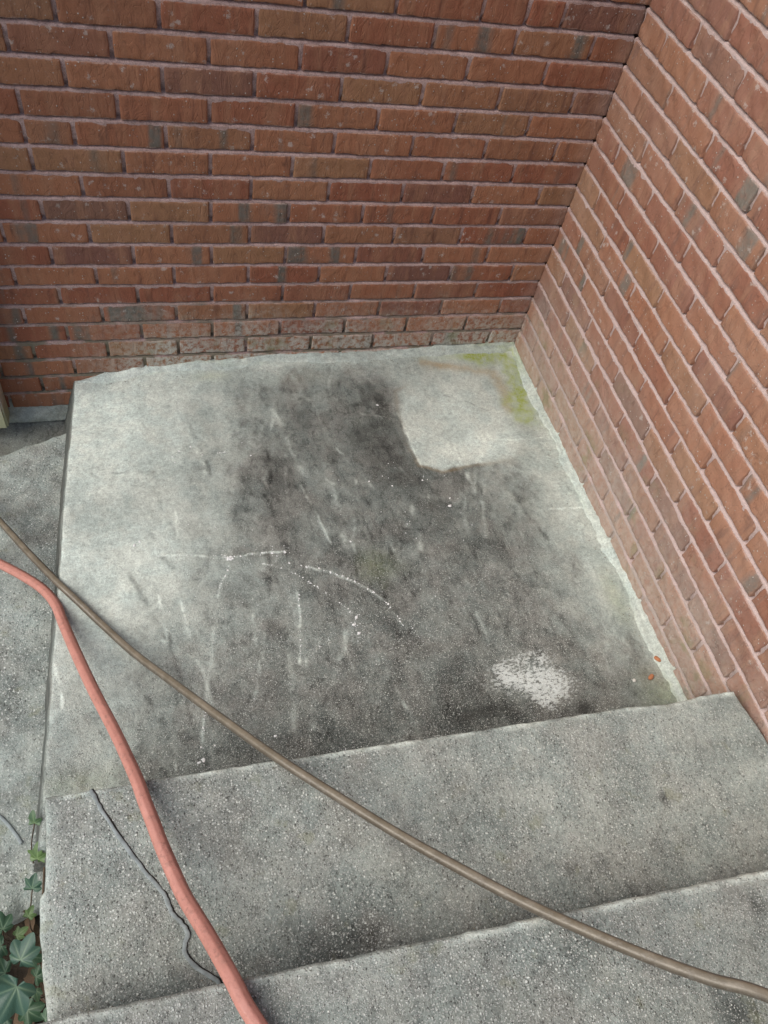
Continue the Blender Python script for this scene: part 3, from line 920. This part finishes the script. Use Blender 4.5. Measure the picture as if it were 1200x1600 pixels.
# red hose
k = N('red_hose_rubber'); w = k.pos()
n1 = k.noise(w, 25, 5, .65); n2 = k.noise(w, 240, 4, .7)
c = k.mix(k.ss(n1, .3, .7), (.52, .235, .185), (.45, .200, .155))
c = k.mix(k.ss(n2, .50, .78, 0, .45), c, (.30, .105, .080))
c = k.mix(k.mul(k.ss(n1, .60, .75), .25), c, (.45, .26, .21))
dirt = k.ss(k.noise(k.vmul(w, (1, 1, 1)), 70, 6, .75), .52, .66)
c = k.mix(k.mul(dirt, .45), c, (.24, .125, .095))
scf = k.ss(k.noise(k.vadd(w, (2, 7, 1)), 130, 5, .75), .62, .68)
c = k.mix(k.mul(scf, .5), c, (.56, .36, .30))
M_RED = k.out(c, k.ss(n1, .3, .7, .45, .65), k.bump(k.add(n2, dirt), .35, .0014), .4)
RR = .0124
def oct_prof(a):
    m = math.pi / 4
    q = (a + m / 2) % m - m / 2
    return (1 / np.cos(q)) * .955 * (1 - .020 * (np.abs(q) / (m / 2)) ** 6)
red = [(-2.9, -.40, PATH_Z + RR), (-2.4, -.44, PATH_Z + RR), (-2.0, -.50, PATH_Z + RR + .004)] + \
    [tuple(p) for p in px3([(-40, 862, -.165), (0, 881, -.140), (36, 900, -.105), (66, 920, -.064), (86, 943, -.030), (99, 974, -.004), (118, 1018, .045),
                            (146, 1078, .110), (181, 1146, .186), (212, 1214, .264), (226, 1252, .288), (240, 1288, .300), (252, 1320, .310), (272, 1366, .326),
                            (290, 1404, .345), (325, 1462, .388), (362, 1528, .440), (381, 1566, .4490), (402, 1600, .4500)])] + \
    [(-1.11, -1.93, .4500), (-1.06, -2.05, .480), (-1.03, -2.16, .633), (-1.00, -2.34, .629), (-.96, -2.7, .629)]
red_me = sweep('hose', catmull(red, 16), RR, 32, oct_prof, 1.0, 1.1)
red_hose = link('garden_hose', red_me, M_RED)
tag(red_hose, 'thick salmon red rubber hose running over the left end of the steps', 'hose')

# brown hose
k = N('brown_hose_vinyl'); w = k.pos()
n1 = k.noise(w, 30, 5, .65); n2 = k.noise(w, 300, 4, .7)
ar = k.attr('stripe_shade')  # dark stripe plus painted edge shade down the sides, leaving the top lighter
c = k.mix(k.ss(n1, .3, .7), (.150, .125, .086), (.225, .190, .138))
c = k.mix(k.mul(ar, .8), c, (.045, .036, .030))
c = k.mix(k.ss(n2, .55, .8, 0, .4), c, (.085, .068, .052))
dirt = k.ss(k.noise(w, 80, 6, .75), .52, .64)
c = k.mix(k.mul(dirt, .3), c, (.26, .235, .20))
M_BROWN = k.out(c, .30, k.bump(k.add(n2, dirt), .3, .0012), .5)
BR = .0090
brown = [(-2.9, .05 - .32, PATH_Z + BR), (-2.3, -.30, PATH_Z + BR), (-1.95, -.345, PATH_Z + BR)] + \
    [tuple(p) for p in px3([(-45, 772, -.18), (0, 815, -.150), (45, 864, -.085), (92, 912, -.034), (120, 938, -.022), (160, 976, -.010), (210, 1021, .030), (270, 1066, .095),
                            (340, 1118, .175), (430, 1182, .266), (520, 1240, .312), (620, 1302, .362), (720, 1358, .412), (815, 1408, .450),
                            (910, 1452, .496), (1010, 1494, .540), (1110, 1530, .578), (1210, 1560, .608)])] + \
    [(-.29, -2.09, .634), (-.20, -2.20, .632), (-.16, -2.30, .623), (-.18, -2.44, .621), (-.26, -2.75, .621)]
bme = sweep('hose', catmull(brown, 16), BR, 24, lambda a: 1 + .035 * np.cos(6 * a), 1.0, .0)
nb = len(bme.vertices) // 24
aa = np.linspace(0, 2 * math.pi, 24, endpoint=False)
stripe_shade = np.clip(1 - np.abs((aa - 2.85 + math.pi) % (2 * math.pi) - math.pi) / .75, 0, 1) ** .5
st2 = np.clip(1 - np.abs((aa - .30 + math.pi) % (2 * math.pi) - math.pi) / .60, 0, 1) ** .5
at = bme.attributes.new('stripe_shade', 'FLOAT', 'POINT'); at.data.foreach_set('value', np.tile(np.maximum(stripe_shade, .85 * st2), nb).astype(np.float32))
brown_hose = link('garden_hose', bme, M_BROWN)
tag(brown_hose, 'thin grey brown hose crossing diagonally over landing and steps', 'hose')

# ------------------------------------------------------------------ crack filler beads
M_SEAL = mat_simple('grey_sealant', (.30, .335, .33), .8, .35, 60, .35, .4, .002)
M_BEAD_SHADOW = mat_simple('bead_shadow', (.050, .048, .040), .95, .4, 60, .1, .4)  # near-black tone standing in for the shadow beside the sealant bead
crack_px = [(141, 1234), (150, 1250), (160, 1268), (184, 1304), (214, 1346), (240, 1378), (257, 1399), (263, 1414), (270, 1428), (285, 1444),
            (293, 1458), (289, 1474), (289, 1488), (301, 1506), (322, 1522), (338, 1532), (344, 1540)]
cp = catmull([ray_hit(u, v, Z1 + .0022) for u, v in crack_px], 8)
cp[:, 0] += .0012 * fbm(np.arange(len(cp)) * .4, np.zeros(len(cp)), 190, 3)
rad = .0034 * (1 + .30 * fbm(np.arange(len(cp)) * .22, np.zeros(len(cp)) + 5, 191, 3))
child('crack_filler', sweep('crack_filler', cp, .004, 10, None, .30, 0, rad), M_SEAL, steps)['label'] = 'grey sealant bead along a crack in the lower step'
cq = cp + np.array([.0036, .0017, -.0020])
child('crack', sweep('crack', cq, .003, 8, None, .28, 0, .0014 * (1 + .5 * fbm(np.arange(len(cp)) * .3, np.zeros(len(cp)) + 9, 192, 3))), M_BEAD_SHADOW, steps)  # dark strand along the crack, painting the shadow on one side of the bead
pp = catmull([ray_hit(u, v, PATH_Z + .001) for u, v in [(-60, 1235), (-20, 1262), (0, 1276), (14, 1290), (26, 1306), (34, 1318)]], 8)
pr_ = .0038 * (1 + .3 * fbm(np.arange(len(pp)) * .3, np.zeros(len(pp)) + 2, 193, 3))
seal = link('crack_filler', sweep('crack_filler', pp, .005, 10, None, .5, 0, pr_), M_SEAL, path)
seal['label'] = 'grey sealant bead along a crack in the path'

# ------------------------------------------------------------------ white paint spatter on the landing
k = N('white_paint'); w = k.pos(); n1 = k.noise(w, 180, 4)
M_PAINT = k.out(k.mix(k.ss(n1, .4, .7), (.80, .80, .78), (.62, .62, .60)), .6, k.bump(n1, .3, .001))
def splat(V, F, x, y, r, el=1.0, ang=0.0):
    n = 9; b = len(V)
    z = float(land_z(x, y)) + .0012
    V.append((x, y, z + .0016))
    for i in range(n):
        a = 2 * math.pi * i / n
        rr = r * random.uniform(.6, 1.25)
        dx, dy = math.cos(a) * rr * el, math.sin(a) * rr
        V.append((x + dx * math.cos(ang) - dy * math.sin(ang), y + dx * math.sin(ang) + dy * math.cos(ang), z - .0016))
    for i in range(n):
        F.append((b, b + 1 + i, b + 1 + (i + 1) % n))
def drip_line(pts, size, dens, jit=.002, big=()):
    V, F = [], []
    P = catmull([list(L2(*p)) + [0] for p in pts], 20)
    s = np.concatenate([[0], np.cumsum(np.linalg.norm(np.diff(P, axis=0), axis=1))])
    d = 0
    while d < s[-1]:
        x = np.interp(d, s, P[:, 0]); y = np.interp(d, s, P[:, 1])
        if random.random() < .85:
            splat(V, F, x + random.gauss(0, jit), y + random.gauss(0, jit), size * random.uniform(.35, 1.25), random.uniform(.8, 1.9), random.uniform(0, 3))
        d += random.expovariate(1) * dens
    for (u, v, r) in big:
        c = L2(u, v)
        splat(V, F, c[0], c[1], r, 1.2, random.uniform(0, 3))
        for _ in range(5):
            splat(V, F, c[0] + random.gauss(0, r * 1.6), c[1] + random.gauss(0, r * 1.6), r * .3)
    return mesh_np('paint_spatter', V, F)
DRIPS = [([(356, 873), (380, 867), (415, 864), (447, 861)], .0030, .0075, .0022, [(358, 872, .0058), (445, 862, .0062), (425, 864, .0046)]),
         ([(248, 868), (300, 867), (352, 869)], .0014, .0075, .0012, []),
         ([(358, 874), (356, 892), (345, 912), (340, 936)], .0024, .0050, .0013, []),
         ([(320, 1110), (317, 1140), (316, 1172)], .0024, .0055, .0015, [(318, 1188, .0072), (311, 1192, .0060), (336, 1165, .003)]),
         ([(450, 880), (490, 888), (522, 896), (560, 912), (590, 930), (612, 950), (626, 972)], .0029, .0072, .0014, []),
         ([(412, 880), (455, 893), (500, 920), (535, 945), (552, 958)], .0021, .0105, .0014, [(557, 964, .0055), (553, 976, .0046), (561, 989, .0046)]),
         ([(466, 925), (468, 952), (470, 1000), (468, 1035)], .0017, .0060, .0010, []),
         ([(640, 975), (655, 995), (668, 1015)], .0016, .012, .001, []),
         ([(338, 708), (352, 707)], .0022, .004, .0008, []),
         ([(262, 718), (282, 716)], .0026, .006, .004, [(280, 705, .003)])]
for args in DRIPS:
    tag(child('paint_spatter', drip_line(*args), M_PAINT, landing), kind='stuff')
V, F = [], []
for (u, v, r) in [(378, 692, .0028), (590, 633, .0048), (703, 790, .0048), (660, 750, .0030), (703, 778, .0026), (548, 846, .0030), (613, 759, .0030),
                  (298, 698, .003), (316, 711, .0025), (392, 712, .003), (210, 852, .0035), (218, 846, .003), (577, 752, .0025), (500, 1010, .002), (430, 1150, .004)]:
    c = L2(u, v); splat(V, F, c[0], c[1], r, 1.3, random.uniform(0, 3))
for _ in range(190):
    x = random.uniform(-1.25, -.35); y = random.uniform(-1.33, -.45)
    splat(V, F, x, y, random.uniform(.0005, .0014), random.uniform(1, 2), random.uniform(0, 3))
tag(child('paint_spatter', mesh_np('paint_spatter', V, F), M_PAINT, landing), kind='stuff')

# ------------------------------------------------------------------ post foot at the far left of the back wall
k = N('cream_paint'); w = k.pos(); n1 = k.noise(w, 12, 5); s = k.sep(w)
c = k.mix(k.ss(n1, .35, .7), (.52, .46, .38), (.44, .385, .31))
alg = k.mul(k.ss(k.add(s[2], k.mul(k.sub(k.noise(w, 40, 4), .5), .10)), -.10, -.17), .8)
c = k.mix(alg, c, (.42, .43, .24))
M_POST = k.out(c, .6, k.bump(k.noise(w, 60, 5), .3, .002))
post = link('trim_post', box_data(-1.81, -1.682, -.075, -.004, -.215, 2.45, .006), M_POST)
tag(post, 'cream painted post with a mossy foot against the back brick wall', 'post')

# ------------------------------------------------------------------ ivy, dead leaves, twigs and chips
def leaf_material(name, c1, c2, vein):
    k = N(name); p = k.obj()
    rnd = k.n('ObjectInfo').outputs['Random']
    n1 = k.noise(k.vmul(p, (1, 1, 1)), 60, 4); n2 = k.noise(p, 420, 3)
    c = k.mix(k.math('MULTIPLY', k.ss(n1, .3, .7), 1.0), c1, c2)
    c = k.mix(k.mul(k.ss(rnd, .2, .9), .5), c, (.040, .090, .078))
    c = k.mix(k.mul(k.attr('vein'), .65), c, vein)
    c = k.mix(k.ss(n2, .62, .75, 0, .25), c, (.02, .03, .015))
    return k.out(c, .42, k.bump(k.add(n1, k.mul(k.attr('vein'), -.6)), .35, .002), .45)
M_IVY = leaf_material('ivy_leaf', (.026, .066, .030), (.045, .098, .044), (.20, .28, .17))
M_IVY2 = leaf_material('young_ivy_leaf', (.070, .125, .038), (.10, .16, .050), (.24, .32, .15))
M_STEM = mat_simple('ivy_stem', (.12, .085, .055), .8, .4, 60)
M_DEAD = mat_simple('dead_leaf', (.21, .145, .092), .85, .5, 60, .2, .5, .002, (.12, .078, .05))
M_TWIG = mat_simple('dry_twig', (.20, .155, .115), .85, .4, 60)

LOBES = [(90, 1.0), (44, .86), (136, .86), (-6, .60), (186, .60)]
def ivy_leaf(seed, lobes=LOBES):
    r_ = random.Random(seed)
    na, nrg = 72, 7
    angs = [(-270 / 1) for _ in range(0)]
    V = [(0, 0, 0)]; vein = [1.0]
    th = [math.radians(-68 + 316 * i / (na - 1)) for i in range(na)]
    js = [(math.radians(a + r_.uniform(-5, 5)), l * r_.uniform(.92, 1.08)) for a, l in lobes]
    for j in range(1, nrg + 1):
        f = j / nrg
        for a in th:
            R = .46 if math.sin(a) > 0 else .46 + .26 * math.sin(a)
            for (la, ll) in js:
                d = abs((a - la + math.pi) % (2 * math.pi) - math.pi)
                R = max(R, ll * max(0, 1 - .40 * (d / .52) ** 1.2))
            rr = R * f
            vd = min(abs((a - la + math.pi) % (2 * math.pi) - math.pi) * rr if rr < ll else 9 for la, ll in js)
            x, y = rr * math.cos(a), rr * math.sin(a)
            z = .16 * abs(math.sin((a - math.pi / 2))) * rr * .5 - .26 * rr * rr + .09 * math.sin(5 * a + seed) * f * f
            V.append((x * .5, y * .5, z * .5))
            vein.append(math.exp(-(vd / .030) ** 2) * (1 - .6 * f))
    F = []
    for i in range(na - 1): F.append((0, 1 + i, 2 + i))
    for j in range(nrg - 1):
        for i in range(na - 1):
            a = 1 + j * na + i
            F.append((a, a + na, a + na + 1, a + 1))
    me = mesh_np('leaf', V, F)
    at = me.attributes.new('vein', 'FLOAT', 'POINT'); at.data.foreach_set('value', vein)
    return me
IVY = [ivy_leaf(s) for s in range(5)]
for m_ in IVY: m_.materials.append(M_IVY)
IVY2 = [ivy_leaf(s + 20, [(90, 1.0), (40, .70), (140, .70), (-8, .5), (188, .5)]) for s in range(3)]
for m_ in IVY2: m_.materials.append(M_IVY2)

ivy = empty('ivy_plant', (-1.62, -1.65, -.27), 'green ivy with lobed leaves growing from soil beside the steps', 'ivy')
# (u, v, height, width in photo px, heading deg, tilt x, tilt y, young)
LEAVES = [(26, 1542, -.03, 76, 235, .25, -.15, 0), (32, 1500, -.07, 56, 65, .35, .25, 0), (8, 1520, -.12, 44, 160, .2, -.3, 0),
          (56, 1526, -.11, 34, 20, .5, .3, 0), (56, 1548, -.10, 24, 280, .3, .1, 1), (4, 1452, -.12, 42, 100, .3, -.3, 0),
          (2, 1478, -.13, 46, 200, .4, .1, 0), (26, 1462, -.15, 28, 30, .2, .4, 1), (44, 1432, -.15, 26, 60, .5, .2, 1),
          (50, 1388, -.12, 36, 80, .7, .3, 0), (58, 1342, -.06, 44, 85, .95, .45, 1), (64, 1284, -.02, 34, 95, 1.0, .45, 1),
          (70, 1592, -.04, 26, 30, .3, .2, 0), (10, 1592, -.14, 50, 190, .2, .2, 0), (42, 1578, -.13, 46, 320, .3, .2, 0),
          (-30, 1500, -.10, 56, 200, .3, .2, 0), (-45, 1560, -.06, 60, 120, .2, .3, 0), (-20, 1440, -.14, 46, 60, .3, .1, 0),
          (46, 1494, -.18, 36, 340, .4, .2, 0), (-60, 1620, -.10, 62, 80, .2, .2, 0),
          (30, 1640, -.08, 58, 150, .2, .2, 0), (60, 1660, -.10, 54, 20, .2, .2, 0), (4, 1560, -.19, 48, 260, .1, .2, 0)]
tips = []
for i, (u, v, z, wpx, hd, tx, ty, young) in enumerate(LEAVES):
    p = ray_hit(u, v, z)
    dist = np.linalg.norm(p - CAM_POS)
    size = wpx * dist / CAM_F / .92
    # keep the leaf clear of the concrete face
    lim = -1.500 - .40 * size if p[1] < -1.36 else -1.545 - .3 * size
    p[0] = min(p[0], lim + (.012 if v < 1420 else 0))
    o = bpy.data.objects.new('leaf', (IVY2 if young else IVY)[i % (3 if young else 5)])
    COL.objects.link(o); o.parent = ivy
    o.matrix_parent_inverse = Matrix.Translation(-Vector(ivy.location))
    o.matrix_basis = Matrix.Translation(p) @ Matrix.Rotation(tx, 4, 'X') @ Matrix.Rotation(-ty, 4, 'Y') @ \
        Matrix.Rotation(math.radians(hd - 90), 4, 'Z') @ Matrix.Scale(size, 4)
    tips.append(p)
def stem(pts, r): return sweep('stem', catmull(pts, 6), r, 7)
for i, p in enumerate(tips):
    base = np.array([min(p[0], -1.54) + random.uniform(-.05, .0), p[1] + random.uniform(-.07, .05), 0]); base[2] = float(soil_z(base[0], base[1]))
    mid = (p + base) / 2 + np.array([random.uniform(-.015, .0), random.uniform(-.02, .02), -.01])
    child('stem', stem([base, mid, p - np.array([0, 0, .003])], .0014), M_STEM, ivy)
vine = [(-1.60, -1.78, -.25), (-1.575, -1.66, -.215), (-1.57, -1.56, -.225), (-1.56, -1.46, -.185), (-1.555, -1.38, -.17), (-1.545, -1.30, -.10)]
child('stem', stem(vine, .0026), M_STEM, ivy)

def dead_leaf(seed):
    r_ = random.Random(seed); na, nr_ = 22, 4
    V = [(0, 0, 0)]
    for j in range(1, nr_ + 1):
        for i in range(na):
            a = 2 * math.pi * i / na
            R = (.5 + .12 * math.cos(2 * a)) * (1 + .10 * math.sin(5 * a + seed) + r_.uniform(-.05, .05)) * j / nr_
            x, y = R * math.cos(a), R * math.sin(a) * .55
            V.append((x, y, .5 * y * y + .12 * math.sin(3 * x + seed) * R + .18 * R * R * math.cos(a + seed)))
    F = [(0, 1 + i, 1 + (i + 1) % na) for i in range(na)]
    for j in range(nr_ - 1):
        for i in range(na):
            a = 1 + j * na + i; b = 1 + j * na + (i + 1) % na
            F.append((a, a + na, b + na, b))
    me = mesh_np('dead_leaf', V, F); me.materials.append(M_DEAD); return me
DL = [dead_leaf(s) for s in range(4)]
for i in range(20):
    x = random.uniform(-1.80, -1.53); y = random.uniform(-1.82, -1.47)
    if i in (0, 1): x, y = (-1.60, -1.50) if i == 0 else (-1.585, -1.53)
    o = bpy.data.objects.new('dead_leaf', DL[i % 4]); COL.objects.link(o)
    sz = random.uniform(.03, .065)
    o.location = (x, y, float(soil_z(x, y)) + .008 + random.uniform(0, .008))
    o.rotation_euler = (random.gauss(0, .25), random.gauss(0, .25), random.uniform(0, 6.3)); o.scale = (sz, sz, sz)
    tag(o, 'curled brown dead leaf lying on the soil under the ivy', 'leaf', 'dead leaves under the ivy')
for i in range(9):
    x = random.uniform(-1.76, -1.54); y = random.uniform(-1.80, -1.48); a = random.uniform(0, 6.3); l = random.uniform(.04, .10)
    z = float(soil_z(x, y)) + .012
    pts = [(x, y, z), (x + l / 2 * math.cos(a), y + l / 2 * math.sin(a), z + random.uniform(.0, .014)), (x + l * math.cos(a + .3), y + l * math.sin(a + .3), z + .004)]
    o = link('twig', sweep('twig', catmull(pts, 5), random.uniform(.0009, .0020), 6), M_TWIG)
    tag(o, 'thin dry twig lying on the soil under the ivy', 'twig', 'twigs under the ivy')

# small orange brick chips and pale grit by the side wall
M_CHIP = mat_simple('brick_chip', (.46, .19, .09), .85, .3, 90)
M_GRIT = mat_simple('pale_grit', (.62, .60, .54), .85, .2, 90)
def pebble(seed, r, sx=1.0, sy=1.0, sz=.6):
    r_ = random.Random(seed)
    bm = bmesh.new(); bmesh.ops.create_icosphere(bm, subdivisions=2, radius=r)
    for v in bm.verts:
        v.co *= 1 + r_.uniform(-.16, .16); v.co.x *= sx; v.co.y *= sy; v.co.z *= sz
    me = bpy.data.meshes.new('chip'); bm.to_mesh(me); bm.free(); return me
for (nm, u, v, r, sx, sy, mat, lab) in [
        ('brick_chip', 1026, 1031, .0085, .75, 1.25, M_CHIP, 'orange brick chip lying by the fillet of the side wall'),
        ('brick_chip', 1016, 1059, .0075, 1.4, .8, M_CHIP, 'smaller flat orange brick chip on the mossy slab corner'),
        ('mortar_crumb', 990, 1064, .0052, 1, 1, M_GRIT, 'pale mortar crumb on the slab near the orange chips')]:
    c = L2(u, v)
    o = link(nm, pebble(u, r, sx, sy), mat)
    o.location = (c[0], c[1], float(land_z(c[0], c[1])) + r * .40 + .002)
    o.rotation_euler = (0, 0, .5)
    tag(o, lab, 'chip' if nm == 'brick_chip' else 'crumb')

# fine grit and mortar crumbs gathered along the wall bases
V, F = [], []
def crumb(V, F, x, y, z, r):
    b = len(V)
    for (dx, dy, dz) in ((1, 0, 0), (-1, 0, 0), (0, 1, 0), (0, -1, 0), (0, 0, 1), (0, 0, -1)):
        q = r * random.uniform(.6, 1.2)
        V.append((x + dx * q, y + dy * q, z + dz * q * .7))
    for f in ((0, 2, 4), (2, 1, 4), (1, 3, 4), (3, 0, 4), (2, 0, 5), (1, 2, 5), (3, 1, 5), (0, 3, 5)):
        F.append(tuple(b + i for i in f))
for i in range(420):
    if i % 2:
        y = -random.uniform(.1, 1.36); x = -.030 - abs(random.gauss(0, .022))
    else:
        x = -random.uniform(.05, 1.4); y = -.034 - abs(random.gauss(0, .020))
    crumb(V, F, x, y, float(land_z(x, y)) + .0015, random.choice([.0008, .001, .0014, .002]))
for i in range(160):
    x = random.uniform(-1.45, -.05); y = float(front2(x)) + .006 + abs(random.gauss(0, .014))
    crumb(V, F, x, y, Z1 + .0015, random.choice([.0008, .0012, .0018]))
grit = link('grit', mesh_np('grit', V, F, False), mat_simple('brown_grit', (.17, .14, .105), .9, .5, 30, .2, .3, .002, (.34, .31, .26)))
tag(grit, 'fine brown grit lying along the wall bases and step corner', 'grit', kind='stuff')
